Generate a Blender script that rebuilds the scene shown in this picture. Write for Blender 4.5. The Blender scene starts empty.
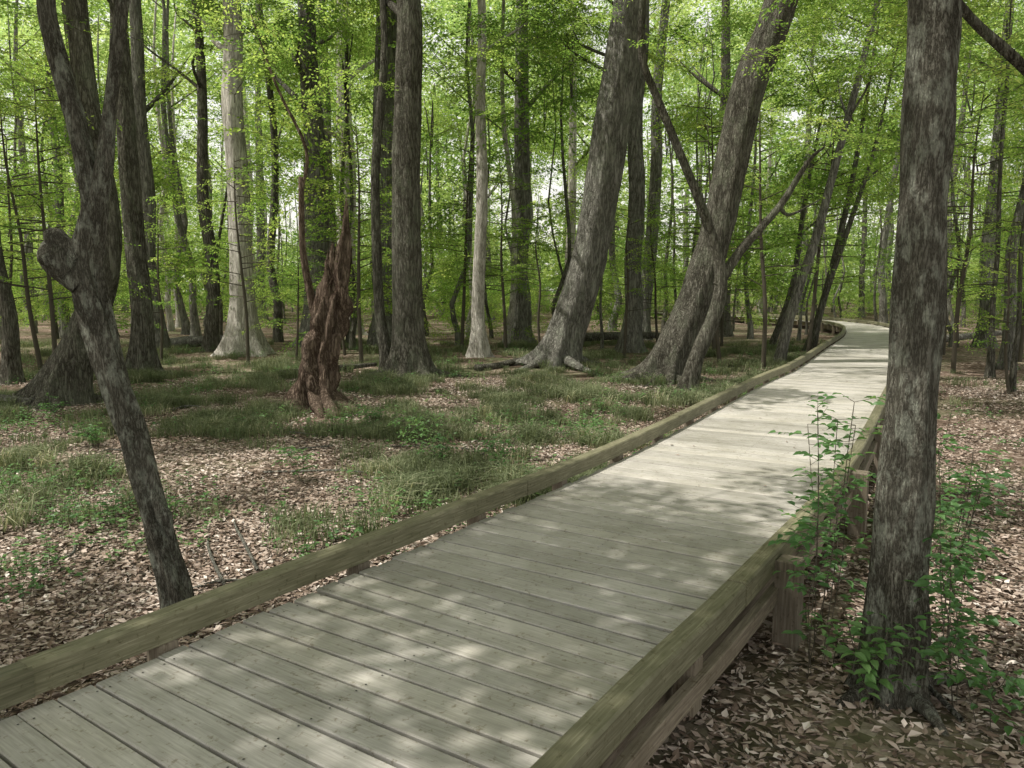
import bpy, math, random
import numpy as np
from mathutils import Vector, Matrix, Quaternion, noise as mnoise
random.seed(7); R=random.Random(11)
U=R.uniform
scene=bpy.context.scene
col=scene.collection
scene.view_settings.view_transform='Standard'
scene.view_settings.look='None'
scene.view_settings.exposure=0

# ------------------------------------------------------------ light
SUN=Vector((-0.52,-0.10,0.85)).normalized()
world=bpy.data.worlds.new("World"); scene.world=world; world.use_nodes=True
nt=world.node_tree; nt.nodes.clear()
sky=nt.nodes.new('ShaderNodeTexSky'); sky.sky_type='NISHITA'; sky.sun_disc=False
sky.dust_density=5.0; sky.ozone_density=.5
sky.sun_elevation=math.asin(SUN.z); sky.sun_rotation=math.atan2(SUN.x,SUN.y)
hz=nt.nodes.new('ShaderNodeMix'); hz.data_type='RGBA'; hz.inputs[0].default_value=.6; hz.inputs[7].default_value=(10.8,10.4,9.4,1)
bg=nt.nodes.new('ShaderNodeBackground'); bg.inputs[1].default_value=0.15
wo=nt.nodes.new('ShaderNodeOutputWorld')
nt.links.new(sky.outputs[0],hz.inputs[6]); nt.links.new(hz.outputs[2],bg.inputs[0]); nt.links.new(bg.outputs[0],wo.inputs[0])
sl=bpy.data.lights.new("sun",'SUN'); sl.energy=5.0; sl.angle=math.radians(0.5); sl.color=(1,0.95,0.87)
so=bpy.data.objects.new("sun",sl); col.objects.link(so)
so.rotation_euler=SUN.to_track_quat('Z','Y').to_euler(); so.location=(-20,10,40)

cam=bpy.data.cameras.new("camera"); co=bpy.data.objects.new("camera",cam); col.objects.link(co)
cam.lens=27.18; cam.sensor_width=36; cam.clip_end=1500; cam.clip_start=0.05
co.location=(0,0,2.02); co.rotation_euler=(math.radians(90-6.93),0,0)
scene.camera=co

# ------------------------------------------------------------ materials
def newmat(name):
    m=bpy.data.materials.new(name); m.use_nodes=True
    n=m.node_tree; n.nodes.clear()
    out=n.nodes.new('ShaderNodeOutputMaterial')
    return m,n,out
def N(n,t,**k):
    x=n.nodes.new(t)
    for a,b in k.items(): setattr(x,a,b)
    return x
def ramp(n,fac,stops):
    r=n.nodes.new('ShaderNodeValToRGB')
    e=r.color_ramp.elements
    e[0].position=stops[0][0]; e[0].color=(*stops[0][1],1)
    e[1].position=stops[-1][0]; e[1].color=(*stops[-1][1],1)
    for p,c in stops[1:-1]:
        k=e.new(p); k.color=(*c,1)
    n.links.new(fac,r.inputs[0]); return r.outputs[0]
def mixc(n,f,a,b,mode='MIX'):
    m=n.nodes.new('ShaderNodeMix'); m.data_type='RGBA'; m.blend_type=mode
    for s,v in ((m.inputs[0],f),(m.inputs[6],a),(m.inputs[7],b)):
        if hasattr(v,'is_linked'): n.links.new(v,s)
        elif isinstance(v,tuple): s.default_value=(*v,1)
        else: s.default_value=v
    return m.outputs[2]
def noise(n,vec,scale,detail=4,rough=.55):
    t=n.nodes.new('ShaderNodeTexNoise'); t.inputs['Scale'].default_value=scale
    t.inputs['Detail'].default_value=detail; t.inputs['Roughness'].default_value=rough
    if vec is not None: n.links.new(vec,t.inputs['Vector'])
    return t.outputs[0]
def mapping(n,vec,scale):
    m=n.nodes.new('ShaderNodeMapping'); m.inputs['Scale'].default_value=scale
    n.links.new(vec,m.inputs['Vector']); return m.outputs[0]
def leafmat(name,stops,trans,tmix=.45,gloss=False):
    m,n,out=newmat(name)
    oi=N(n,'ShaderNodeObjectInfo'); at=N(n,'ShaderNodeAttribute',attribute_name='tone')
    ma=N(n,'ShaderNodeMath',operation='MULTIPLY_ADD'); ma.inputs[1].default_value=.55
    n.links.new(oi.outputs['Random'],ma.inputs[0])
    m2=N(n,'ShaderNodeMath',operation='MULTIPLY'); m2.inputs[1].default_value=.45
    n.links.new(at.outputs['Fac'],m2.inputs[0]); n.links.new(m2.outputs[0],ma.inputs[2])
    c=ramp(n,ma.outputs[0],stops)
    if gloss:
        p=N(n,'ShaderNodeBsdfPrincipled'); n.links.new(c,p.inputs['Base Color'])
        p.inputs['Roughness'].default_value=.45; p.inputs['Specular IOR Level'].default_value=.35
    else:
        p=N(n,'ShaderNodeBsdfDiffuse'); n.links.new(c,p.inputs[0])
    if tmix<=0:
        n.links.new(p.outputs[0],out.inputs[0]); return m
    t=N(n,'ShaderNodeBsdfTranslucent')
    c2=mixc(n,1.0,c,trans,'MULTIPLY'); n.links.new(c2,t.inputs[0])
    mx=N(n,'ShaderNodeMixShader'); mx.inputs[0].default_value=tmix
    n.links.new(p.outputs[0],mx.inputs[1]); n.links.new(t.outputs[0],mx.inputs[2])
    n.links.new(mx.outputs[0],out.inputs[0]); return m
GREEN=[(0,(.065,.14,.035)),(.3,(.13,.235,.052)),(.7,(.225,.335,.085)),(1,(.37,.45,.15))]
M_leaf=leafmat("green_leaf",GREEN,(2.3,2.1,1.6),.55)
M_far=leafmat("haze_tinted_leaf",[(0,(.12,.21,.07)),(.3,(.21,.32,.11)),(.7,(.32,.42,.16)),(1,(.44,.50,.24))],(2.0,1.9,1.6),.55)  # aerial haze painted into the base colour of the distant leaves
M_shrub=leafmat("shrub_leaf",[(0,(.06,.14,.05)),(.6,(.11,.23,.075)),(1,(.20,.34,.13))],(1.8,1.7,1.2),.4,True)
M_grass=leafmat("grass_blade",[(0,(.09,.115,.06)),(.5,(.17,.20,.115)),(.8,(.28,.31,.19)),(1,(.58,.53,.38))],(1.4,1.4,1.0),.3)
M_litter=leafmat("dead_leaf",[(0,(.08,.056,.042)),(.25,(.19,.14,.108)),(.5,(.35,.275,.225)),(.8,(.58,.49,.43)),(1,(.80,.74,.68))],(1,1,1),0)

def barkmat(name,dark,mid,light,lichen=None,scale=1.0,bump=.9,lamt=.5,lsc=6,zs=.14,bd=.03):
    """fissured bark: ridged, vertically stretched noise"""
    m,n,out=newmat(name)
    tc=N(n,'ShaderNodeTexCoord').outputs['Object']
    v=mapping(n,tc,(1,1,zs))
    a=noise(n,v,20*scale,4,.72)
    d=N(n,'ShaderNodeMath',operation='SUBTRACT'); n.links.new(a,d.inputs[0]); d.inputs[1].default_value=.5
    ab=N(n,'ShaderNodeMath',operation='ABSOLUTE'); n.links.new(d.outputs[0],ab.inputs[0])
    ml=N(n,'ShaderNodeMath',operation='MULTIPLY'); ml.inputs[1].default_value=6; n.links.new(ab.outputs[0],ml.inputs[0])
    b=noise(n,tc,2.0,2)
    c=ramp(n,ml.outputs[0],[(.02,dark),(.28,mid),(.75,light)])
    c=mixc(n,.3,c,ramp(n,b,[(.3,tuple(x*.5 for x in mid)),(.7,light)]))
    if lichen:
        l=noise(n,mapping(n,tc,(1,1,.5)),lsc,4,.75); lm=ramp(n,l,[(.50,(0,0,0)),(.62,(1,1,1))])
        mm=N(n,'ShaderNodeMath',operation='MULTIPLY'); mm.inputs[1].default_value=lamt
        n.links.new(lm,mm.inputs[0]); lc=mixc(n,.6,lichen,ramp(n,ml.outputs[0],[(0,tuple(x*.35 for x in lichen)),(.5,lichen)])); c=mixc(n,mm.outputs[0],c,lc)
    p=N(n,'ShaderNodeBsdfDiffuse'); n.links.new(c,p.inputs[0])
    bp=N(n,'ShaderNodeBump'); bp.inputs['Strength'].default_value=bump; bp.inputs['Distance'].default_value=bd
    n.links.new(ml.outputs[0],bp.inputs['Height']); n.links.new(bp.outputs[0],p.inputs['Normal'])
    n.links.new(p.outputs[0],out.inputs[0]); return m
B_dark=barkmat("bark_dark",(.025,.022,.017),(.125,.117,.094),(.28,.27,.225),(.24,.26,.19),scale=.75,lamt=.5,lsc=3,bd=.05)
B_grey=barkmat("bark_grey",(.045,.042,.034),(.18,.175,.15),(.36,.35,.31),(.33,.35,.28),scale=.55,lamt=.5,lsc=3,bd=.05)
B_pale=barkmat("bark_pale",(.17,.155,.13),(.42,.395,.35),(.66,.63,.57),scale=.5,bump=.5)
B_near=barkmat("bark_lichen",(.024,.021,.016),(.115,.107,.085),(.25,.24,.20),(.44,.46,.38),scale=2.6,bump=1,lamt=.7,lsc=13,zs=.17,bd=.012)
B_snag=barkmat("rotten_wood",(.02,.013,.010),(.13,.092,.07),(.36,.28,.22),scale=.9,bump=1)
mt,n_,o_=newmat("twig"); p_=N(n_,'ShaderNodeBsdfDiffuse'); p_.inputs[0].default_value=(.09,.08,.062,1); n_.links.new(p_.outputs[0],o_.inputs[0]); B_twig=mt

def woodmat(name,c0,c1,c2):
    m,n,out=newmat(name)
    tc=N(n,'ShaderNodeTexCoord').outputs['Object']
    uv=N(n,'ShaderNodeUVMap').outputs[0]
    v=mapping(n,uv,(1.6,28,1))
    g=noise(n,v,3.0,3,.6); b=noise(n,tc,1.3,4,.65); f=noise(n,tc,30,3,.7)
    c=ramp(n,g,[(.3,c0),(.55,c1),(.75,c2)])
    at=N(n,'ShaderNodeAttribute',attribute_name='tone')
    tint=ramp(n,at.outputs['Fac'],[(0,(.76,.76,.75)),(.5,(1,1,1)),(1,(1.12,1.11,1.09))])
    c=mixc(n,1.0,c,tint,'MULTIPLY')
    st=ramp(n,b,[(.35,(.68,.68,.63)),(.6,(1,1,1))]); c=mixc(n,.85,c,st,'MULTIPLY')
    sp=ramp(n,f,[(.30,(.5,.45,.36)),(.42,(1,1,1))]); c=mixc(n,.75,c,sp,'MULTIPLY')
    p=N(n,'ShaderNodeBsdfPrincipled'); n.links.new(c,p.inputs['Base Color'])
    p.inputs['Roughness'].default_value=.7; p.inputs['Specular IOR Level'].default_value=.3
    bp=N(n,'ShaderNodeBump'); bp.inputs['Strength'].default_value=.3; bp.inputs['Distance'].default_value=.004
    n.links.new(g,bp.inputs['Height']); n.links.new(bp.outputs[0],p.inputs['Normal'])
    n.links.new(p.outputs[0],out.inputs[0]); return m
W_deck=woodmat("weathered_deck_board",(.37,.35,.32),(.48,.46,.425),(.58,.56,.52))
W_rail=woodmat("treated_timber",(.13,.125,.075),(.21,.20,.13),(.33,.31,.215))
W_beam=woodmat("old_timber",(.14,.115,.085),(.23,.195,.15),(.35,.305,.24))
M_screw,n_,o_=newmat("screw_head")
p_=N(n_,'ShaderNodeBsdfPrincipled'); p_.inputs['Base Color'].default_value=(.03,.028,.025,1); p_.inputs['Roughness'].default_value=.6
n_.links.new(p_.outputs[0],o_.inputs[0])

def groundmat():
    m,n,out=newmat("forest_floor")
    tc=N(n,'ShaderNodeTexCoord').outputs['Object']
    vo=N(n,'ShaderNodeTexVoronoi'); vo.inputs['Scale'].default_value=16; n.links.new(tc,vo.inputs['Vector'])
    bw=N(n,'ShaderNodeRGBToBW'); n.links.new(vo.outputs['Color'],bw.inputs[0])
    c=ramp(n,bw.outputs[0],[(.1,(.07,.05,.038)),(.4,(.17,.128,.098)),(.65,(.31,.24,.195)),(.9,(.54,.46,.40))])
    soil=noise(n,tc,.8,3,.6)
    c=mixc(n,ramp(n,soil,[(.42,(.7,.7,.7)),(.6,(.1,.1,.1))]),c,(.085,.062,.047))
    fs=noise(n,tc,45,3,.7); c=mixc(n,.7,c,ramp(n,fs,[(.3,(.45,.42,.4)),(.65,(1.15,1.12,1.1))]),'MULTIPLY')
    g=noise(n,tc,.35,4,.65); g2=noise(n,tc,12,2,.7)
    gc=ramp(n,g2,[(.3,(.07,.09,.042)),(.7,(.17,.21,.105))])
    c=mixc(n,ramp(n,g,[(.46,(0,0,0)),(.62,(.55,.55,.55))]),c,gc)
    p=N(n,'ShaderNodeBsdfDiffuse'); n.links.new(c,p.inputs[0])
    n.links.new(p.outputs[0],out.inputs[0]); return m
M_ground=groundmat()

# ------------------------------------------------------------ mesh helpers
class MB:
    def __init__(s): s.v=[]; s.f=[]; s.t=[]; s.m=[]; s.uv=[]
    def add(s,vs,fs,tone=.5,mi=0,uvs=None):
        b=len(s.v); s.v+= [tuple(x) for x in vs]
        s.t+= (tone if isinstance(tone,list) else [tone]*len(vs))
        s.uv+= (uvs if uvs else [(0,0)]*len(vs))
        s.f+=[tuple(i+b for i in f) for f in fs]; s.m+=[mi]*len(fs)
    def merge(s,o,M):
        b=len(s.v); s.v+=[tuple(M@Vector(x)) for x in o.v]; s.t+=o.t; s.uv+=o.uv
        s.f+=[tuple(i+b for i in f) for f in o.f]; s.m+=o.m
    def mesh(s,name,mats,smooth=False):
        me=bpy.data.meshes.new(name); me.from_pydata(s.v,[],s.f)
        for m in mats: me.materials.append(m)
        me.polygons.foreach_set('material_index',s.m)
        if smooth: me.polygons.foreach_set('use_smooth',[True]*len(s.f))
        a=me.attributes.new('tone','FLOAT','POINT'); a.data.foreach_set('value',s.t)
        ul=me.uv_layers.new(name='UVMap')
        li=np.empty(len(me.loops),dtype=np.int32); me.loops.foreach_get('vertex_index',li)
        uv=np.array(s.uv,dtype=np.float32)[li]; ul.data.foreach_set('uv',uv.ravel())
        me.update(); return me
def obj(name,me,loc=(0,0,0),parent=None):
    o=bpy.data.objects.new(name,me); col.objects.link(o); o.location=loc
    if parent: o.parent=parent
    return o
def catmull(P,n):
    P=[Vector(p) for p in P]; out=[]
    Q=[P[0]*2-P[1]]+P+[P[-1]*2-P[-2]]
    for i in range(1,len(Q)-2):
        for k in range(n):
            t=k/n; a,b,c,d=Q[i-1],Q[i],Q[i+1],Q[i+2]
            out.append(.5*((2*b)+(c-a)*t+(2*a-5*b+4*c-d)*t*t+(3*b-a-3*c+d)*t**3))
    out.append(P[-1]); return out
def tube(mb,pts,rad,seg=14,sub=5,ridge=.06,flare=0,lobes=5,flh=.5,mi=0,twist=0,seed=0,cap=True,jag=0,rough=.04):
    """tapered, ridged trunk or limb along 3-D points"""
    P=catmull(pts,sub); n=len(P)
    rr=[]
    for i in range(n):
        f=i/sub; k=min(int(f),len(rad)-2); t=f-k; rr.append(rad[k]*(1-t)+rad[k+1]*t)
    T=[(P[min(i+1,n-1)]-P[max(i-1,0)]).normalized() for i in range(n)]
    ref=Vector((1,0,0)) if abs(T[0].x)<.8 else Vector((0,1,0))
    x=(ref-T[0]*ref.dot(T[0])).normalized()
    rs=random.Random(seed); ph=[rs.uniform(0,6.28) for _ in range(5)]
    vs=[];dist=0
    for i in range(n):
        if i: 
            dist+=(P[i]-P[i-1]).length
            x=(x-T[i]*x.dot(T[i])).normalized()
        y=T[i].cross(x)
        for j in range(seg):
            a=2*math.pi*j/seg; aa=a+twist*dist
            r=rr[i]*(1+ridge*(math.sin(3*aa+ph[0])+.7*math.sin(5*aa+ph[1])+.5*math.sin(7*aa+ph[4]))+rough*mnoise.noise(Vector((math.cos(a)*2+ph[2],math.sin(a)*2,dist*2.2))))
            r+=rr[i]*.25*ridge*4*mnoise.noise(Vector((math.cos(a),math.sin(a)+ph[3],dist*.8)))
            if flare:
                lob=max(0,math.cos(lobes*a+ph[2]+.6*math.sin(a+ph[3])))**1.5
                r+=rr[i]*flare*math.exp(-dist/flh)*(.4+1.1*lob)
            p=P[i]+x*(math.cos(a)*r)+y*(math.sin(a)*r)
            if jag and i==n-1: p=p+T[i]*rs.uniform(0,jag)
            vs.append(p)
    fs=[]
    for i in range(n-1):
        for j in range(seg):
            k=(j+1)%seg
            fs.append((i*seg+j,i*seg+k,(i+1)*seg+k,(i+1)*seg+j))
    if cap: fs.append(tuple((n-1)*seg+j for j in range(seg)))
    mb.add(vs,fs,.5,mi)
def leaf(mb,p,d,nrm,L,W,tone,mi=0,fold=.18,fine=False):
    d=d.normalized(); s=d.cross(nrm)
    if s.length<1e-4: s=Vector((1,0,0))
    s.normalize(); u=s.cross(d)
    if fine:
        c=[p, p+d*L*.3+s*W*.5+u*W*fold, p+d*L*.65+s*W*.42+u*W*fold*.8, p+d*L-u*L*.12,
           p+d*L*.65-s*W*.42+u*W*fold*.8, p+d*L*.3-s*W*.5+u*W*fold, p+d*L*.5]
        mb.add(c,[(0,1,6),(1,2,6),(2,3,6),(3,4,6),(4,5,6),(5,0,6)],tone,mi)
    else:
        c=[p,p+d*L*.45+s*W*.5+u*W*fold,p+d*L,p+d*L*.45-s*W*.5+u*W*fold]
        mb.add(c,[(0,1,2),(0,2,3)],tone,mi)
def twig(mb,a,b,r,mi=1):
    d=(b-a).normalized(); s=d.cross(Vector((0,0,1)));
    if s.length<.01: s=Vector((1,0,0))
    s.normalize(); u=s.cross(d)
    vs=[]
    for p,q in ((a,r),(b,r*.5)):
        for k in range(3):
            an=k*2.094; vs.append(p+s*math.cos(an)*q+u*math.sin(an)*q)
    mb.add(vs,[(0,1,4,3),(1,2,5,4),(2,0,3,5)],.5,mi)
def spray(rs,Rad=.8,L=.085,step=.055,fine=False,tilt=.5,tw=True):
    """flat leafy branchlet: main axis, alternate side twigs, alternate leaves"""
    mb=MB()
    def pt(x,y): return Vector((x,y,-.22*(x*x+y*y)/Rad+.04*math.sin(5*x+7*y)))
    prev=pt(-Rad,0); nseg=9
    y=0; ax=[prev]
    for i in range(1,nseg+1):
        y+=rs.uniform(-.05,.05)*Rad; q=pt(-Rad+2*Rad*i/nseg,y); 
        if tw: twig(mb,prev,q,.010*Rad*(1-i/(nseg+2)))
        ax.append(q); prev=q
    lines=[(ax[i],ax[i+1]) for i in range(3,nseg)]
    for i in range(1,nseg+1):
        sd=1 if i%2 else -1
        for sdd in ((sd,) if rs.random()<.5 else (1,-1)):
            ang=sdd*rs.uniform(.6,1.1); ln=Rad*rs.uniform(.55,.95)*(1.05-.65*i/nseg)
            a=ax[i]; b=pt(a.x+math.cos(ang)*ln,a.y+math.sin(ang)*ln); b.z+=rs.uniform(-.08,.06)*Rad
            if tw: twig(mb,a,b,.004*Rad)
            lines.append((a,b))
            if ln>.45*Rad:
                m=a.lerp(b,.5); an2=ang-sdd*.6; c=pt(m.x+math.cos(an2)*ln*.5,m.y+math.sin(an2)*ln*.5); lines.append((m,c))
    for a,b in lines:
        ln=(b-a).length; k=max(2,int(ln/step)); d=(b-a).normalized(); sgn=1
        for i in range(1,k+1):
            if rs.random()<.12: sgn=-sgn; continue
            p=a.lerp(b,i/k); sgn=-sgn
            s=Vector((-d.y,d.x,0))*sgn
            dd=(d*rs.uniform(.4,.9)+s*(1 if i<k else .1)+Vector((0,0,rs.uniform(-.5,.1))))
            nn=Vector((rs.gauss(0,tilt),rs.gauss(0,tilt),1))
            l=L*rs.uniform(.65,1.2); leaf(mb,p,dd,nn,l,l*.52,rs.random(),fine=fine)
    return mb
rs=random.Random(3)
SPR=[spray(rs,.8,.085,.055) for _ in range(3)]
ME_spray=[s.mesh("leaf_spray",[M_leaf,B_twig]) for s in SPR]
def bough(rs,L=.12,step=.10,tw=True,k_=6):
    mb=MB()
    for k in range(k_):
        a=rs.uniform(0,6.28); r=rs.uniform(.1,1.0)
        M=Matrix.Translation((math.cos(a)*r,math.sin(a)*r,rs.uniform(-.55,.55)))@Matrix.Rotation(a+rs.uniform(-.6,.6),4,'Z')@Matrix.Rotation(rs.gauss(0,.3),4,'X')@Matrix.Rotation(rs.gauss(.1,.3),4,'Y')@Matrix.Scale(rs.uniform(.8,1.2),4)
        mb.merge(spray(rs,.85,L,step,tilt=.6,tw=tw),M)
    return mb
ME_bough=[bough(rs).mesh("leaf_bough",[M_leaf,B_twig]) for _ in range(3)]
ME_high=[bough(rs,.24,.19,False,7).mesh("high_bough",[M_leaf,B_twig]) for _ in range(2)]
def clump(rs,n=620,L=.30):
    mb=MB()
    cs=[(Vector((rs.uniform(-2.5,2.5),rs.uniform(-2.5,2.5),rs.uniform(-1.6,1.6))),rs.uniform(.4,.9),rs.gauss(0,.25),rs.gauss(0,.25)) for _ in range(15)]
    for i in range(n):
        c,r,tx,ty=rs.choice(cs)
        x=rs.gauss(0,r);y=rs.gauss(0,r)
        p=c+Vector((x,y,rs.gauss(0,.16)+tx*x+ty*y-.12*(x*x+y*y)))
        a=rs.uniform(0,6.28); l=L*rs.uniform(.6,1.25)
        leaf(mb,p,Vector((math.cos(a),math.sin(a),rs.uniform(-.6,.1))),Vector((rs.gauss(0,.7),rs.gauss(0,.7),1)),l,l*.6,rs.random())
    return mb
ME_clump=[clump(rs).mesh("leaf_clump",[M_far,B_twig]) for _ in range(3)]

# sun gaps: openings in the crown cover that let light through to the floor
PATCH=[(-1.75,5.8,.7),(-3.2,6.25,.65),(-3.8,8.6,.55),(-5.4,8.1,1.0),(-7.2,10.6,.8),(.9,14.2,1.2),(1.06,10.4,.6),(-1.0,12.2,.3),(1.9,7.4,.4),(2.7,8.3,.5),(3.6,9.9,.3),(6.0,13.7,1.1),(7.4,17.0,.6),(9.3,20.6,1.8),
       (4.6,19.2,1.5),(2.6,18.2,.9),(6.8,11,.9),(6.0,8.6,.4),(-1,19,1.5),(-6,20,1.5),(8.5,15.5,.8),(-2.2,13.2,.8),(-5.5,24.5,1.5),(.8,23.4,1.3),(3.25,3.95,.05),(4.9,5.6,.2),(10.5,17,1.0)]
rp=random.Random(21)
for k in range(20):
    y=rp.uniform(10,40); PATCH.append((rp.uniform(-.7,.7)*y,y,rp.uniform(.0,.25)*(1 if y<14 else 2.5)))
SH=(SUN.x/SUN.z,SUN.y/SUN.z)
PA=np.array(PATCH)
def culled(p,pad):
    gx=p[0]-SH[0]*(p[2]-.2); gy=p[1]-SH[1]*(p[2]-.2)
    if (np.hypot(PA[:,0]-gx,PA[:,1]-gy)<PA[:,2]+pad).any(): return R.random()<.985
    return False
def scatter(name,insts,protos,pname,parent=None,origin=(0,0,0),pad=None):
    """one named parent; instanced leaf groups on the faces of carrier meshes"""
    top=parent
    if top is None:
        top=bpy.data.objects.new(name,None); col.objects.link(top)
    groups=[[] for _ in protos]
    for i in insts:
        if pad is not None and culled(i[0],pad*i[1]): continue
        groups[R.randrange(len(protos))].append(i)
    O=Vector(origin)
    for g,me in zip(groups,protos):
        if not g: continue
        vs=[];fs=[]
        for (p,s,yaw,tx,ty) in g:
            q=(Matrix.Rotation(yaw,3,'Z')@Matrix.Rotation(tx,3,'X')@Matrix.Rotation(ty,3,'Y'))
            b=len(vs)
            for cx,cy in ((-.5,-.5),(.5,-.5),(.5,.5),(-.5,.5)):
                vs.append(tuple(Vector(p)-O+q@Vector((cx*s,cy*s,0))))
            fs.append((b,b+1,b+2,b+3))
        cm=bpy.data.meshes.new(pname+"_points"); cm.from_pydata(vs,[],fs); cm.update()
        c=obj(pname+"_group",cm,(0,0,0),top)
        c.instance_type='FACES'; c.use_instance_faces_scale=True; c.instance_faces_scale=1.0
        c.show_instancer_for_render=False; c.show_instancer_for_viewport=False
        obj(pname,me,(0,0,0),c)
    return top
def inst(p,s,tilt=.2): return (p,s,U(0,6.283),R.gauss(0,tilt),R.gauss(0,tilt))

# ------------------------------------------------------------ terrain
CL=[(-4.6,-2.2),(-2.75,0.05),(-1.15,2.16),(-.32,3.40),(.37,4.42),(2.12,7.2),(5.1,12.6),(6.62,15.2),(9.7,21.2),(12.6,26.9),(14.9,32.5),(16.0,38),(15.6,44),(13.0,52),(8,60)]
C=catmull([(x,y,0) for x,y in CL],24)
def resample(P,step):
    out=[P[0].copy()];acc=0
    for a,b in zip(P,P[1:]):
        L=(b-a).length; d=step-acc
        while d<=L:
            out.append(a.lerp(b,d/L)); d+=step
        acc=(acc+L)%step
    return out
CC=np.array([(p.x,p.y) for p in C])
def bdist(x,y):
    d=np.hypot(CC[:,0]-x,CC[:,1]-y); i=int(d.argmin())
    j=min(i+1,len(CC)-1); k=max(i-1,0); t=CC[j]-CC[k]; t=t/np.hypot(*t)
    return float(d[i]), float((x-CC[i,0])*t[1]-(y-CC[i,1])*t[0])   # >0 : right of walk
def gz(x,y):
    return .09*mnoise.noise(Vector((x*.35,y*.35,0)))+.03*mnoise.noise(Vector((x*1.4,y*1.4,3)))
DECK=.42
def axis(lo,hi,c,n):
    t=np.linspace(-1,1,n); s=np.sign(t)*np.abs(t)**3
    return np.where(s<0,c+(c-lo)*s,c+(hi-c)*s)
xs=axis(-350,350,0,190); ys=axis(-150,600,8,190)
gv=[(float(x),float(y),gz(float(x),float(y))) for y in ys for x in xs]
n1=len(xs); gf=[(j*n1+i,j*n1+i+1,(j+1)*n1+i+1,(j+1)*n1+i) for j in range(len(ys)-1) for i in range(n1-1)]
gm=bpy.data.meshes.new("ground"); gm.from_pydata(gv,[],gf); gm.materials.append(M_ground)
gm.polygons.foreach_set('use_smooth',[True]*len(gf)); obj("ground",gm)

# ------------------------------------------------------------ boardwalk
def sweep(mb,cl,off,w,z0,z1,bev=.008,tone=.5,mi=0,u0=0):
    n=len(cl); vs=[];uv=[];dist=u0
    for i in range(n):
        t=(cl[min(i+1,n-1)]-cl[max(i-1,0)]).normalized(); nr=Vector((t.y,-t.x,0))
        if i: dist+=(cl[i]-cl[i-1]).length
        pr=[(-w/2,z0),(w/2,z0),(w/2,z1-bev),(w/2-bev,z1),(-w/2+bev,z1),(-w/2,z1-bev)]
        for k,(a,z) in enumerate(pr):
            p=cl[i]+nr*(off+a); vs.append((p.x,p.y,z)); uv.append((dist,(a+z*1.0)+off))
    fs=[]
    for i in range(n-1):
        for k in range(6):
            l=(k+1)%6; fs.append((i*6+k,i*6+l,(i+1)*6+l,(i+1)*6+k))
    fs.append(tuple(range(5,-1,-1))); fs.append(tuple((n-1)*6+k for k in range(6)))
    mb.add(vs,fs,tone,mi,uv)
walk=bpy.data.objects.new("boardwalk",None); col.objects.link(walk)
HW=.93
step=.150
pl=resample(C,step)
mb=MB(); sc=MB()
for i in range(1,len(pl)-1):
    t=(pl[i+1]-pl[i-1]).normalized(); nr=Vector((t.y,-t.x,0))
    hw=step/2-U(.0065,.009); l0=-HW-U(0,.025); l1=HW+U(0,.025); z=DECK+U(-.002,.002); b=.005; yw=U(-.003,.003)
    a=pl[i]; tone=U(0,1); uo=U(0,50); vs=[];uv=[]
    for s_,dz in ((l0,U(-.002,.002)),(l1,U(-.002,.002))):
        for (q,zz) in ((-hw,z-.036),(-hw,z-b),(-hw+b,z),(hw-b,z),(hw,z-b),(hw,z-.036)):
            p=a+nr*s_+t*(q+yw*s_); vs.append((p.x,p.y,zz+dz)); uv.append((s_+uo,q+uo))
    fs=[(k,(k+1)%6,6+(k+1)%6,6+k) for k in range(6)]+[(5,4,3,2,1,0),(6,7,8,9,10,11)]
    mb.add(vs,fs,tone,0,uv)
    if a.y<16:
        for s_ in (-HW+.07,0,HW-.07):
            for q in (-.045,.045):
                p=a+nr*(s_+U(-.006,.006))+t*(q+U(-.004,.004)); r=.0048
                sc.add([(p.x+r*math.cos(k*1.047),p.y+r*math.sin(k*1.047),z+.0032) for k in range(6)],[(0,1,2,3,4,5)])
obj("deck_boards",mb.mesh("deck_boards",[W_deck]),(0,0,0),walk)
obj("screws",sc.mesh("screws",[M_screw]),(0,0,0),walk)
fine=resample(C,.3)
mb=MB()
for o_ in (-.82,-.28,.28,.90): sweep(mb,fine,o_,.045,DECK-.23,DECK-.04,.004)
sweep(mb,fine,1.07,.05,DECK-.12,DECK-.035,.004,.9)
obj("joists",mb.mesh("joists",[W_beam]),(0,0,0),walk)
ZR0=DECK+.035; ZR1=DECK+.155
seg=12
for side,off in (("left",-(HW+.085)),("right",HW+.085)):
    mb=MB(); i=3 if side=="right" else 7
    while i<len(fine)-1:
        part=[p.copy() for p in fine[i:i+seg+1]]
        if len(part)<3: break
        part[-1]=part[-2].lerp(part[-1],.985)
        sweep(mb,part,off+U(-.004,.004),.105,ZR0+U(-.003,.003),ZR1+U(-.004,.004),.010,U(0,1),0,U(0,90)); i+=seg
    obj("kerb_rail_"+side,mb.mesh("kerb_rail",[W_rail]),(0,0,0),walk)
mb=MB()
def post(mb,p,t,nr,off,w,z0,z1,tone):
    vs=[];uv=[];b=.006
    for z,q in ((z0,0),(z1-b,0),(z1,b)):
        for a,c in ((-1,-1),(1,-1),(1,1),(-1,1)):
            v=p+nr*(off+a*(w/2-q))+t*(c*(w/2-q)); vs.append((v.x,v.y,z)); uv.append((z,a*w/2+c*w*.7))
    fs=[(l*4+k,l*4+(k+1)%4,(l+1)*4+(k+1)%4,(l+1)*4+k) for l in range(2) for k in range(4)]+[(8,9,10,11)]
    mb.add(vs,fs,tone,0,uv)
pp=resample(C,.1)
i0=min(range(len(pp)),key=lambda i:(pp[i]-Vector((.62,4.72,0))).length)
k=i0%24
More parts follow.
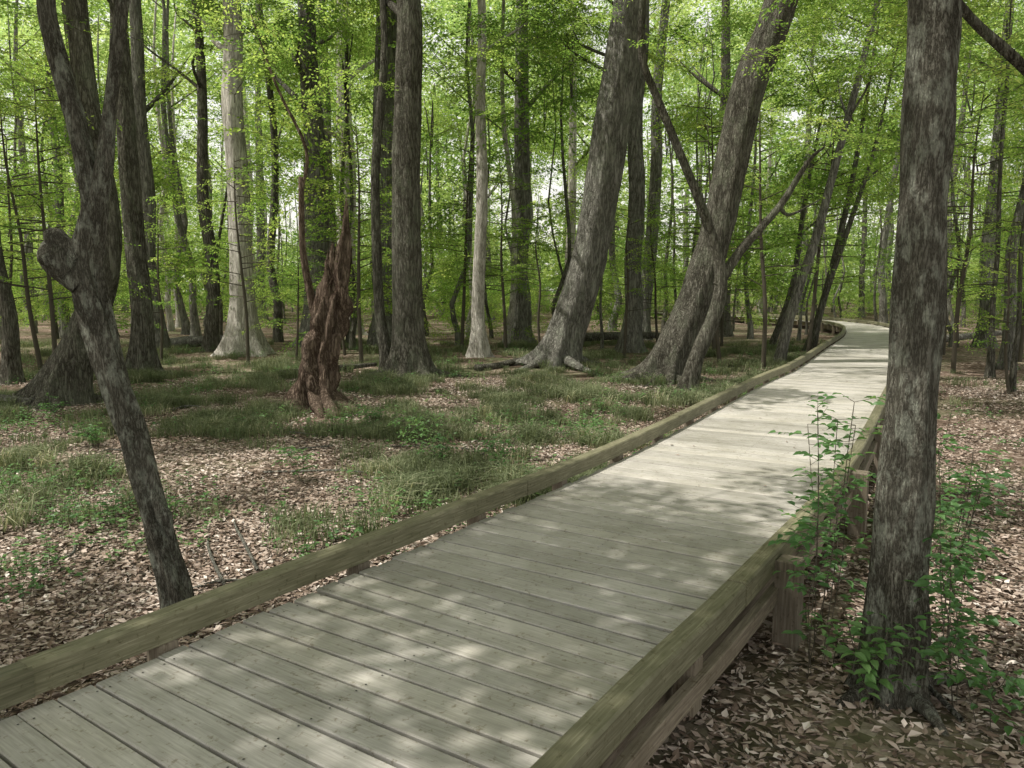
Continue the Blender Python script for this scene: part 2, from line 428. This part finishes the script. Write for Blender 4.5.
while k<len(pp)-1:
    t=(pp[k+1]-pp[k-1 if k else 0]).normalized(); nr=Vector((t.y,-t.x,0))
    post(mb,pp[k],t,nr,HW+.205,.13,-.4,DECK+.12,U(0,.5))
    post(mb,pp[k],t,nr,-(HW+.085),.098,-.4,ZR0-.004,U(0,1))
    for s_ in (-1,1):
        kk=min(k+12,len(pp)-2)
        t2=(pp[kk+1]-pp[kk-1]).normalized(); n2=Vector((t2.y,-t2.x,0))
        post(mb,pp[kk],t2,n2,s_*(HW+.085),.094,DECK-.22,ZR0-.004,U(0,1))
    k+=24
obj("posts",mb.mesh("posts",[W_beam]),(0,0,0),walk)

# ------------------------------------------------------------ trees
def limbs(mb,pts,rad,rs,n=5,z0=7,L=3.5):
    tips=[]
    P=catmull(pts,6)
    cand=[(i,p) for i,p in enumerate(P) if p.z>z0 and i<len(P)-1]
    for k in range(n):
        if not cand: break
        i,p=rs.choice(cand); f=i/6; j=min(int(f),len(rad)-1); r=rad[j]*.38
        a=rs.uniform(0,6.28); l=L*rs.uniform(.6,1.1)
        d=Vector((math.cos(a),math.sin(a),.7)).normalized()
        q1=p+d*l*.35+Vector((rs.uniform(-.2,.2),rs.uniform(-.2,.2),.1)); q2=p+d*l*.7+Vector((rs.uniform(-.3,.3),rs.uniform(-.3,.3),.1)); q3=p+d*l+Vector((0,0,.2))
        tube(mb,[p,q1,q2,q3],[r,r*.75,r*.5,r*.2],7,3,.03,seed=rs.randrange(999)); tips+= [q2,q3]
    return tips
def tree(name,pts,rad,mat,seg=18,flare=1.0,flh=.45,lobes=5,ridge=.05,crown=True,nl=5,z0=8,extra=None,twist=0,sub=6,rough=.08,roots=0):
    base=Vector(pts[0]); base.z=gz(base.x,base.y)-.12
    P=[Vector(p)-base for p in pts]; P[0]=Vector((0,0,0))
    rs=random.Random(int(base.x*97+base.y*31))
    mb=MB(); tube(mb,P,rad,seg,sub,ridge,flare,lobes,flh,seed=rs.randrange(999),twist=twist,rough=rough)
    for k in range(roots):      # surface roots
        a=6.28*k/roots+rs.uniform(-.4,.4); d=Vector((math.cos(a),math.sin(a),0)); r0=rad[0]; l=r0*rs.uniform(2.6,4.2); sd=Vector((-d.y,d.x,0))*rs.uniform(-.3,.3)*r0
        tube(mb,[d*r0*.5+Vector((0,0,r0*.9)),d*r0*1.3+Vector((0,0,.12+r0*.35)),d*(r0+l*.45)+sd+Vector((0,0,.14)),d*(r0+l)+sd*2+Vector((0,0,.02))],[r0*.38,r0*.30,r0*.17,r0*.05],10,4,.06,seed=k,rough=.2)
    tips=limbs(mb,P,rad,rs,nl,z0) if nl else []
    if extra:
        for e_pts,e_rad in extra:
            q=[Vector(p)-base for p in e_pts]
            tube(mb,q,e_rad,10,5,.05,seed=rs.randrange(999),rough=.2)
    o=obj(name,mb.mesh(name,[mat],True),base)
    if crown:
        L=[]
        for tp in tips+[P[-1]]:
            for k in range(2):
                L.append(inst(base+tp+Vector((U(-1,1),U(-1,1),U(-.6,.8))),U(.7,1.0)))
        scatter(name,L,ME_bough,"crown_leaves",o,base,pad=1.3)
    return o
def straight(x,y,r,h=17,lx=0,ly=0,wob=.15,s=None):
    rs=random.Random(int(x*71+y*13)); pts=[];rad=[]
    for i,z in enumerate((0,.5,1.5,3,5,7.5,10,h*.8,h)):
        f=z/h; w=0 if i<2 else wob
        pts.append((x+lx*z+rs.uniform(-w,w),y+ly*z+rs.uniform(-w,w),z)); rad.append(r*(1.12-.12*min(1,z/1.5))*(1-.75*f**1.6))
    return pts,rad
def T(name,x,y,r,mat,h=17,lx=0,ly=0,wob=.1,**k):
    p,ra=straight(x,y,r,h,lx,ly,wob); return tree(name,p,ra,mat,**k)
T("slender_tree",-10.7,16.5,.15,B_dark,h=12,lx=-.03,flare=.6)
tree("buttressed_tree",[(-8.05,13.6,0),(-7.85,13.6,.5),(-7.5,13.6,1.3),(-7.1,13.6,2.3),(-7.05,13.7,3.5),(-7.3,13.8,5),(-7.5,14,8),(-7.4,14,14)],[.33,.30,.27,.24,.21,.19,.16,.05],B_dark,seg=28,flare=1.2,flh=.5,ridge=.08,lobes=4,roots=5)
T("hardwood_tree",-8.8,18.4,.235,B_dark,h=16,lx=-.01,flare=.9,seg=24,roots=4)
T("pale_bark_tree",-8.3,24,.34,B_pale,h=20,flare=1.4,flh=.65,lobes=5,wob=.08,ridge=.07,seg=26)
T("slender_tree",-9.9,25.5,.2,B_dark,h=16,flare=.8)
T("hardwood_tree",-7.0,28,.42,B_grey,h=20,flare=1.,flh=.8)
T("hardwood_tree",-7.3,35,.42,B_pale,h=22)
T("slender_tree",-3.0,18.3,.125,B_dark,h=12,wob=.22,flare=.7)
T("hardwood_tree",-2.36,17.8,.335,B_dark,h=18,lx=.008,flare=1.3,flh=.35,wob=.06,lobes=6,seg=36,roots=6)
T("pale_bark_tree",-1.0,23,.19,B_pale,h=15,wob=.16,flare=1.3)
T("hardwood_tree",.3,30,.34,B_grey,h=20)
tree("leaning_hardwood_tree",[(1.15,20.5,0),(1.3,20.5,.5),(1.55,20.5,1.3),(1.95,20.5,2.6),(2.25,20.5,4.2),(2.52,20.5,6.1),(2.98,20.4,9.3),(3.4,20.2,13),(3.6,20,18)],[.48,.475,.47,.46,.455,.47,.43,.33,.1],B_grey,seg=40,flare=1.1,flh=.4,lobes=6,z0=10,ridge=.045,sub=9,roots=6)
T("hardwood_tree",3.9,25.4,.28,B_grey,h=18,lx=.012)
tree("leaning_hardwood_tree",[(3.35,17,0),(3.55,17,.6),(3.95,17,1.7),(4.4,17,3.1),(4.68,17,4.5),(4.98,16.9,6.2),(5.56,16.7,8.0),(6.3,16.4,11.5),(6.8,16.2,16)],[.40,.385,.355,.34,.345,.355,.335,.26,.08],B_dark,seg=40,flare=1.3,flh=.38,lobes=6,z0=8.6,ridge=.055,sub=9,roots=6)
tree("forked_tree",[(3.55,15.6,0),(3.75,15.6,.7),(4.1,15.6,1.6),(4.18,15.6,2.3),(3.95,15.55,3.1),(3.5,15.4,4.1),(2.8,15.3,5.6),(2.45,15.2,6.4),(2.42,15.1,7.6),(2.3,15,10.5)],[.17,.15,.14,.13,.105,.085,.075,.07,.06,.02],B_dark,seg=12,flare=.9,flh=.3,nl=0,crown=False,ridge=.06,
     extra=[([(4.12,15.6,2.1),(4.55,15.6,2.8),(5.25,15.5,3.65),(5.75,15.4,4.5),(6.0,15.3,4.75)],[.11,.09,.07,.045,.02]),([(5.25,15.5,3.65),(5.5,15.6,3.5),(6.1,15.6,3.8)],[.045,.03,.01])])
tree("slender_tree",[(7.25,21,0),(7.6,21,1.6),(8.1,21,3.3),(8.6,21,5.5),(9.3,21,8.7),(9.9,21,12)],[.15,.13,.12,.10,.08,.03],B_grey,seg=10,flare=.5,nl=3,z0=6)
tree("slender_tree",[(9.9,26,0),(10.4,26,1.6),(10.9,26,4),(11.3,26,6.5),(11.8,26,11)],[.12,.11,.1,.08,.03],B_dark,seg=10,flare=.5,nl=3,z0=5)
tree("slender_tree",[(9.7,25,0),(10.0,25,1.6),(10.7,25,4),(11.4,25,6.5),(12.0,25,10)],[.11,.10,.08,.06,.02],B_dark,seg=10,flare=.5,nl=3,z0=5)
tree("slender_tree",[(9.2,27.5,0),(9.9,27.5,2.2),(10.2,27.5,5),(10.8,27.5,9)],[.12,.10,.08,.02],B_dark,seg=10,flare=.5,nl=3,z0=4)
T("slender_tree",12.6,19.6,.14,B_grey,h=13,lx=.01)
T("slender_tree",11.9,22.4,.09,B_dark,h=11,lx=.02)
T("hardwood_tree",16.5,27,.22,B_grey,h=16)
T("slender_tree",9.9,15.2,.045,B_dark,h=7,lx=.02,nl=0,crown=False)
T("slender_tree",11.2,18.0,.06,B_dark,h=8,lx=-.02,nl=0,crown=False)
tree("twisted_tree",[(-1.98,4.4,0),(-2.0,4.4,.25),(-2.05,4.4,.5),(-2.16,4.4,1.04),(-2.30,4.4,1.62),(-2.41,4.4,2.1),(-2.35,4.4,2.36),(-2.33,4.4,2.55),(-2.42,4.4,3.05),(-2.52,4.4,3.47),(-2.56,4.4,3.95),(-2.9,4.4,6),(-3.0,4.4,8)],
     [.105,.092,.082,.072,.072,.085,.075,.066,.046,.04,.038,.03,.012],B_near,seg=30,sub=10,flare=.6,flh=.12,nl=4,z0=5.5,ridge=.12,twist=1.4,crown=False,rough=.3,
     extra=[([(-2.36,4.38,2.35),(-2.27,4.38,2.62),(-2.19,4.38,3.05),(-2.10,4.4,3.6),(-1.9,4.5,5),(-1.7,4.6,7)],[.055,.048,.036,.032,.026,.01]),
            ([(-2.40,4.38,2.05),(-2.50,4.37,2.17),(-2.56,4.37,2.24),(-2.61,4.37,2.27)],[.08,.10,.09,.03]),
            ([(-2.45,4.33,2.12),(-2.53,4.30,2.2),(-2.59,4.30,2.18)],[.06,.075,.03]),
            ([(-2.42,4.36,2.18),(-2.53,4.34,2.31),(-2.56,4.33,2.35)],[.06,.06,.025]),
            ([(-2.10,4.36,.9),(-2.02,4.36,.72),(-1.985,4.36,.6)],[.02,.045,.015])])
tree("lichen_covered_tree",[(1.885,3.62,0),(1.89,3.62,.35),(1.885,3.62,1.02),(1.89,3.62,1.9),(1.885,3.62,2.6),(1.88,3.62,3.3),(1.86,3.6,4.5),(1.9,3.6,7),(1.9,3.6,11)],[.14,.132,.12,.108,.106,.108,.10,.08,.03],B_near,seg=44,sub=16,flare=.9,flh=.2,lobes=5,nl=5,z0=5.5,ridge=.04,crown=False,rough=.22,roots=4)
tree("hardwood_tree",[(5.3,6.4,0),(5.3,6.4,1),(5.2,6.4,2.4),(5.2,6.4,4),(5.1,6.4,7),(5,6.4,11)],[.14,.13,.12,.11,.08,.03],B_dark,nl=3,z0=6,crown=False,
     extra=[([(5.2,6.4,2.6),(4.5,6.2,3.2),(3.82,6.0,3.66),(3.27,6.0,4.14),(2.6,5.8,4.9),(2.1,5.6,6)],[.05,.042,.036,.032,.025,.01])])
# snag
mb=MB(); b=Vector((-3.34,13,-.08))
tube(mb,[Vector((0,0,0)),Vector((.02,0,.4)),Vector((.1,0,.9)),Vector((.28,0,1.5)),Vector((.36,0,2.0)),Vector((.42,0,2.4))],[.34,.28,.25,.24,.22,.17],40,8,.18,1.5,5,.25,0,1.8,5,cap=False,jag=.5,rough=.7)
tube(mb,[Vector((.42,0,1.7)),Vector((.5,0,2.4)),Vector((.57,0,2.9)),Vector((.60,0,3.3)),Vector((.61,0,3.6))],[.15,.12,.08,.05,.01],12,5,.2,seed=8,rough=.6)
tube(mb,[Vector((.12,.05,1.3)),Vector((.08,.05,1.8)),Vector((.12,0,2.15))],[.12,.09,.01],10,4,.2,seed=9,rough=.6)
tube(mb,[Vector((.28,-.1,1.5)),Vector((.3,-.12,2.1)),Vector((.27,-.1,2.6))],[.12,.08,.01],10,4,.2,seed=19,rough=.6)
tube(mb,[Vector((.1,.1,1.2)),Vector((-.05,.1,2.0)),Vector((-.16,.1,2.8)),Vector((-.15,.1,3.9))],[.09,.07,.055,.045],10,5,.08,seed=3,jag=.08)
tube(mb,[Vector((-.15,.1,3.7)),Vector((-.05,.1,4.4)),Vector((-.5,.1,5.4)),Vector((-.9,.1,6.6))],[.03,.028,.022,.008],6,4,.05,seed=4)
for a in (-.4,.9,2.6,3.6,5.0):
    d=Vector((math.cos(a),math.sin(a),0))
    tube(mb,[d*.1+Vector((0,0,.5)),d*.38+Vector((0,0,.25)),d*.75+Vector((.05,.05,.06)),d*1.1+Vector((0,0,-.02))],[.14,.12,.07,.02],10,4,.12,seed=int(a*9),rough=.4)
obj("broken_snag",mb.mesh("broken_snag",[B_snag],True),b)
def log(name,a,bb,r,mat,sd):
    mb=MB(); A=Vector(a);B=Vector(bb); m1=A.lerp(B,.35)+Vector((U(-.1,.1),U(-.1,.1),U(-.02,.08))); m2=A.lerp(B,.7)+Vector((U(-.1,.1),U(-.1,.1),U(-.02,.08)))
    tube(mb,[Vector((0,0,0)),m1-A,m2-A,B-A],[r,r*.9,r*.75,r*.45],12,5,.07,seed=sd,jag=r*.8)
    mb.f.append(tuple(range(11,-1,-1))); mb.m.append(0)
    obj(name,mb.mesh(name,[mat],True),A)
log("fallen_log",(1.6,29,.2),(6.2,28,.35),.17,B_dark,1)
log("fallen_log",(-12.2,27,.1),(-8.9,26,.4),.22,B_grey,2)
log("fallen_log",(16.2,30,.1),(21,32,.3),.15,B_grey,3)
log("fallen_log",(-13.5,14.4,.15),(-8.3,13.2,.1),.17,B_grey,4)
log("fallen_log",(-5.3,17.6,.1),(-3.4,19,.2),.10,B_dark,5)
log("fallen_log",(-.9,19.5,.05),(.7,21.5,.1),.10,B_dark,8)

mb=MB(); placed=[]
cnt=0
while cnt<400:
    y=25+85*(U(0,1)**.95); x=U(-.78,.78)*y
    if bdist(x,y)[0]<2: continue
    if any((x-a)**2+(y-b_)**2<1.4 for a,b_ in placed): continue
    placed.append((x,y)); cnt+=1
    r=math.exp(R.gauss(-1.8,.5)) if cnt<180 else U(.04,.1)
    r=min(.5,max(.04,r)); h=(13 if cnt<180 else 8)+r*25
    p,ra=straight(x,y,r,h,R.gauss(0,.04),0,.28 if r<.2 else .12)
    p=[Vector(q) for q in p]; p[0].z=-.2
    tube(mb,p,ra,8,2,.05,.8,5,.5,mi=R.choice((0,1,1,1,2) if cnt<180 else (0,0,1,1)),seed=cnt)
    if cnt<180:
        rs=random.Random(cnt)
        for _ in range(2):
            i=rs.choice((5,6,7)); q=p[i]; a=rs.uniform(0,6.28); l=rs.uniform(2,3.5)
            tube(mb,[q,q+Vector((math.cos(a)*l*.5,math.sin(a)*l*.5,l*.4)),q+Vector((math.cos(a)*l,math.sin(a)*l,l*.9))],[ra[i]*.4,ra[i]*.28,.01],5,2,0)
obj("background_trees",mb.mesh("background_trees",[B_dark,B_grey,B_pale],True))

# ------------------------------------------------------------ foliage masses
L=[]
while len(L)<2300:
    gx=U(-14,17); gy=U(-1,29)
    zlo=max(7.5,.36*(gy+3)+3.4); h=zlo+U(0,6)
    L.append(inst((gx+SH[0]*h,gy+SH[1]*h,h),U(.65,1.0),.25))
scatter("canopy_foliage",L,ME_high,"leaf_bough",pad=1.7)
L=[]
while len(L)<1080:
    y=22+32*U(0,1); x=U(-.8,.8)*y
    zmax=.42*y+3; z=1.6+(zmax-1.6)*U(0,1)
    if mnoise.noise(Vector((x*.16,y*.16,z*.3)))<-.04: continue
    if bdist(x,y)[0]<2.5 and z<5: continue
    L.append(inst((x,y,z),U(.7,1.3),.25))
scatter("forest_foliage",L,ME_bough,"leaf_bough",pad=.6)
L=[]
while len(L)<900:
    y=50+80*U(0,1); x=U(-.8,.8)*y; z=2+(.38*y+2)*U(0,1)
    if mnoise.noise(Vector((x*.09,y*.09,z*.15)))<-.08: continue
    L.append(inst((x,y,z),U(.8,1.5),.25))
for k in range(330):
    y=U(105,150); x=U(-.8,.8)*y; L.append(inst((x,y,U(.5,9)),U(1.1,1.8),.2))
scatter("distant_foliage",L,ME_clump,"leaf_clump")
L=[]
while len(L)<950:
    y=25+60*U(0,1); x=U(-.8,.8)*y
    if bdist(x,y)[0]<3: continue
    if mnoise.noise(Vector((x*.12,y*.12,7)))<-.08: continue
    L.append(inst((x,y,U(.3,2.9)),U(.4,.8),.25))
scatter("understory_bushes",L,ME_bough,"leaf_bough")
def sapling(x,y,h,rad=.9,n=18,zl=.35,s=(.55,1.0)):
    mb=MB(); base=Vector((x,y,gz(x,y)-.03)); lx=U(-.08,.08)
    P=[Vector((lx*h*f+U(-.06,.06),U(-.06,.06),h*f)) for f in (0,.25,.5,.75,1)]; P[0]=Vector((0,0,0))
    r=.008*h+.01; tube(mb,P,[r,r*.85,r*.65,r*.45,r*.15],6,3,0)
    L=[]
    for k in range(n):
        f=zl+(1-zl)*(k+.5)/n; q=P[0].lerp(P[-1],f); a=U(0,6.28); rr=rad*(1.15-f*.6)*U(.5,1.1)
        e=q+Vector((math.cos(a)*rr,math.sin(a)*rr,U(0,.25)))
        twig(mb,q,e,r*.3,0)
        L.append((base+e,U(*s),a+U(-.3,.3),R.gauss(0,.15),R.gauss(.1,.15)))
    o=obj("understory_sapling",mb.mesh("sapling_stem",[B_twig],True),base)
    scatter("",L,ME_spray,"sapling_leaves",o,base)
for x,y,h,rad,n in [(-9.2,15.5,6,1.4,22),(-11,18,6.5,1.5,22),(-7.2,21,5.5,1.5,26),(-6.3,22.5,3.5,1.4,20),(-9.8,21.5,4.5,1.4,20),(-5.2,24,5,1.5,24),(-4.2,21.5,6.5,1.3,22),
    (-.2,25,6,1.5,26),(.9,24,4.5,1.4,20),(-1.7,26,7,1.6,26),(5.8,21.5,6.5,1.5,26),(6.3,24,7.5,1.8,30),(5.1,27,5,1.6,24),(8.7,22.7,7,1.8,30),(6.5,19.9,6.8,1.4,20),(10.9,19.0,7,1.7,26),(11.6,17.2,6,1.5,24),(7.6,28,6,1.6,24),
    (12.8,15.8,5.8,1.4,20),(13.6,24.3,6,1.5,24),(-13,20,6,1.6,24),(-15,23,7,1.8,26),(14.5,22,7,1.8,26),(15.5,19.5,6.5,1.7,24),(2.6,28,5.5,1.5,22),(3.4,23.3,4.5,1.2,16),(15.6,27.0,5,1.5,20),
    (-12,22,3,1.3,18),(-3.5,25,3.2,1.3,18),(6.9,26,3,1.3,18),(13.5,20,3,1.2,18),(9.6,14.8,3.2,.9,12),(17,24,4,1.5,20)]:
    sapling(x,y,h,rad,n,.3)
L=[]
for cx,cy,cz,r,n in [(-8.2,13.3,5.6,1.6,20),(-10.5,15.5,6.5,1.6,20),(6.2,12.5,5.9,1.2,14),(7.6,14.0,6.3,1.6,26),(8.4,12.5,5.2,1.2,16),(4.4,12.8,6.0,.9,8),(-3.4,12.9,5.8,1.1,10),(-.4,17,7.2,1.5,14),(1.5,16,7.6,1.2,10),(6.3,9.2,4.6,.9,10),(6.0,15.3,4.9,.8,9),(-5.6,15,6.8,1.4,12)]:
    for k in range(n):
        L.append(inst((cx+R.gauss(0,r*.7),cy+R.gauss(0,r*.7),cz+R.gauss(0,r*.35)),U(.6,1.0),.2))
scatter("overhanging_foliage",L,ME_spray,"leaf_spray")

# ------------------------------------------------------------ ground cover
rs=random.Random(5)
def litterpatch():
    mb=MB()
    for i in range(300):
        p=Vector((rs.uniform(-.6,.6),rs.uniform(-.6,.6),rs.uniform(.002,.025))); a=rs.uniform(0,6.28); l=rs.uniform(.02,.075)
        leaf(mb,p,Vector((math.cos(a),math.sin(a),rs.uniform(-.2,.3))),Vector((rs.gauss(0,.35),rs.gauss(0,.35),1)),l,l*rs.uniform(.3,.6),rs.random()**1.2,fold=rs.uniform(-.3,.35))
    for i in range(8):
        a=rs.uniform(0,6.28); p=Vector((rs.uniform(-.5,.5),rs.uniform(-.5,.5),.02)); twig(mb,p,p+Vector((math.cos(a),math.sin(a),rs.uniform(-.03,.06)))*rs.uniform(.1,.4),.003)
    return mb
ME_lit=[litterpatch().mesh("leaf_litter",[M_litter,B_twig]) for _ in range(4)]
L=[]
while len(L)<1150:
    y=2+16*U(0,1)**1.1; x=U(-.75,.75)*y+U(-1,1)
    d,s_=bdist(x,y)
    if d<.85: continue
    if s_>0 and mnoise.noise(Vector((x*.9,y*.9,33)))<-.1: continue
    if s_>0 and s_<1.6: 
        if U(0,1)<.35: continue
    L.append((Vector((x,y,gz(x,y))),U(.8,1.15),U(0,6.28),0.0,0.0))
scatter("leaf_litter",L,ME_lit,"dead_leaves")
mb=MB()
for k in range(100):
    i=R.randrange(30,len(fine)-90); t=(fine[i+1]-fine[i]).normalized(); nr=Vector((t.y,-t.x,0))
    o_=U(-1,1); o_=math.copysign(abs(o_)**.5,o_)*.85
    p=fine[i]+nr*o_+t*U(0,.3); p.z=DECK+.008; a=U(0,6.28); l=U(.02,.055)
    leaf(mb,p,Vector((math.cos(a),math.sin(a),.02)),Vector((R.gauss(0,.1),R.gauss(0,.1),1)),l,l*.5,R.random()*.6)
obj("fallen_leaves",mb.mesh("fallen_leaves",[M_litter]))
def tuft(n,h,spread,droop=.5):
    mb=MB()
    for i in range(n):
        a=rs.uniform(0,6.28); r=spread*rs.random()**.6; p=Vector((math.cos(a)*r,math.sin(a)*r,-.01))
        b=rs.uniform(0,6.28); d=Vector((math.cos(b),math.sin(b),0)); hh=h*rs.uniform(.5,1.1); w=rs.uniform(.003,.007); s=Vector((-d.y,d.x,0))*w
        k=droop*rs.uniform(.5,1.4)
        q1=p+Vector((0,0,hh*.55))+d*hh*.25*k; q2=p+Vector((0,0,hh*(.85-.3*k)))+d*hh*.9*k
        mb.add([p-s,p+s,q1+s*.8,q1-s*.8,q2],[(0,1,2,3),(3,2,4)],rs.random())
    return mb
ME_grass=[tuft(85,.28,.30,.7).mesh("grass_tuft",[M_grass]) for _ in range(2)]+[tuft(70,.40,.14,1.0).mesh("sedge_clump",[M_grass])]
def herb():
    mb=MB()
    for i in range(7):
        p=Vector((rs.uniform(-.25,.25),rs.uniform(-.25,.25),0)); h=rs.uniform(.06,.22); q=p+Vector((rs.uniform(-.04,.04),rs.uniform(-.04,.04),h)); twig(mb,p,q,.002)
        for k in range(6):
            f=rs.uniform(.4,1); a=rs.uniform(0,6.28); l=rs.uniform(.03,.055)
            leaf(mb,p.lerp(q,f),Vector((math.cos(a),math.sin(a),rs.uniform(-.2,.3))),Vector((rs.gauss(0,.3),rs.gauss(0,.3),1)),l,l*.55,rs.random())
    return mb
ME_herb=[herb().mesh("herb",[M_shrub,B_twig]) for _ in range(3)]
L=[]; H=[]
tries=0
while len(L)<2600 and tries<40000:
    tries+=1
    y=6+24*U(0,1); x=U(-.7,.7)*y
    d,s_=bdist(x,y)
    if d<1.15: continue
    w=mnoise.noise(Vector((x*.6,y*.6,9)))+.5*mnoise.noise(Vector((x*1.7,y*1.7,4)))
    dens=.85 if (s_<0 and y>7.0) else .03
    if x<-.30*y and y<10.5: dens*=.3
    if y>18: dens*=.5
    if U(0,1)>dens*(.2+3.0*w): continue
    L.append((Vector((x,y,gz(x,y))),U(.5,1.15),U(0,6.28),0.0,0.0))
for cx,cy,r,n in [(-1.55,6.2,.3,6),(-4.1,6.5,.5,10),(-3.2,7,.35,5)]:
    for k in range(n):
        x=cx+R.gauss(0,r);y=cy+R.gauss(0,r); L.append((Vector((x,y,gz(x,y))),U(.7,1.1),U(0,6.28),0.0,0.0))
scatter("grass",L,ME_grass,"grass_tufts")
while len(H)<600:
    y=3+23*U(0,1); x=U(-.72,.72)*y
    d,s_=bdist(x,y)
    if d<1.2: continue
    w=mnoise.noise(Vector((x*.5,y*.5,19)))
    if U(0,1)>(.5 if s_<0 else .15)*(.3+2.2*w)*(1 if y>5 else .4): continue
    H.append((Vector((x,y,gz(x,y))),U(.7,1.4),U(0,6.28),0.0,0.0))
scatter("ground_herbs",H,ME_herb,"herb")
for k in range(40):
    y=U(3.2,14); x=U(-.65,.65)*y
    if bdist(x,y)[0]<1.4: continue
    mb=MB(); a=U(0,6.28); l=U(.4,1.6); d=Vector((math.cos(a),math.sin(a),0))
    tube(mb,[Vector((0,0,.03)),d*l*.4+Vector((U(-.05,.05),U(-.05,.05),.05)),d*l*.7+Vector((U(-.08,.08),0,.06)),d*l+Vector((0,0,.02))],[.014,.012,.009,.004],6,3,.05)
    obj("fallen_branch",mb.mesh("fallen_branch",[B_grey],True),(x,y,gz(x,y)))

# ------------------------------------------------------------ foreground shrubs
def shrub(x,y,h,nst=3,spread=.25,L=.07,name="leafy_shrub",dens=.6):
    mb=MB(); base=Vector((x,y,gz(x,y)))
    for s in range(nst):
        a=U(0,6.28); top=Vector((math.cos(a)*spread*U(.4,1),math.sin(a)*spread*U(.4,1),h*U(.7,1)))
        P=catmull([Vector((U(-.04,.04),U(-.04,.04),-.02)),top*.4+Vector((U(-.03,.03),U(-.03,.03),.05)),top*.75,top],5)
        for a_,b_ in zip(P,P[1:]): twig(mb,a_,b_,.0035)
        m=len(P)
        for i in range(3,m):
            for br in range(2):
                if R.random()>dens: continue
                q=P[i]; an=U(0,6.28); ln=U(.06,.2)
                e=q+Vector((math.cos(an)*ln,math.sin(an)*ln,U(-.02,.06))); twig(mb,q,e,.0018)
                kk=int(ln/.045)+1
                for k in range(kk):
                    p=q.lerp(e,(k+1)/kk); sg=1 if k%2 else -1
                    d=(e-q).normalized()*.7+Vector((-math.sin(an),math.cos(an),0))*sg*.8+Vector((0,0,U(-.35,.1)))
                    l=L*U(.6,1.15); leaf(mb,p,d,Vector((R.gauss(0,.35),R.gauss(0,.35),1)),l,l*.5,R.random(),fine=True)
    obj(name,mb.mesh(name,[M_shrub,B_twig]),base)
for x,y,h,n,sp in [(1.66,3.95,1.55,3,.22),(1.55,3.75,1.1,3,.15),(1.66,3.4,.45,2,.15),(2.12,3.5,1.0,3,.2),(2.3,3.9,1.4,3,.22),(2.12,3.3,.4,2,.15),(2.5,4.3,1.1,3,.25),(1.85,4.4,1.4,2,.2),(2.2,4.0,1.6,2,.2),(3.2,5.6,.8,2,.3),(4.0,7.2,.9,2,.3)]:
    shrub(x,y,h,n,sp)
for k in range(8):
    y=U(6,12); x=U(-.6,.05)*y
    if bdist(x,y)[0]<1.5: continue
    shrub(x,y,U(.3,.6),3,.25,.06,"seedling")
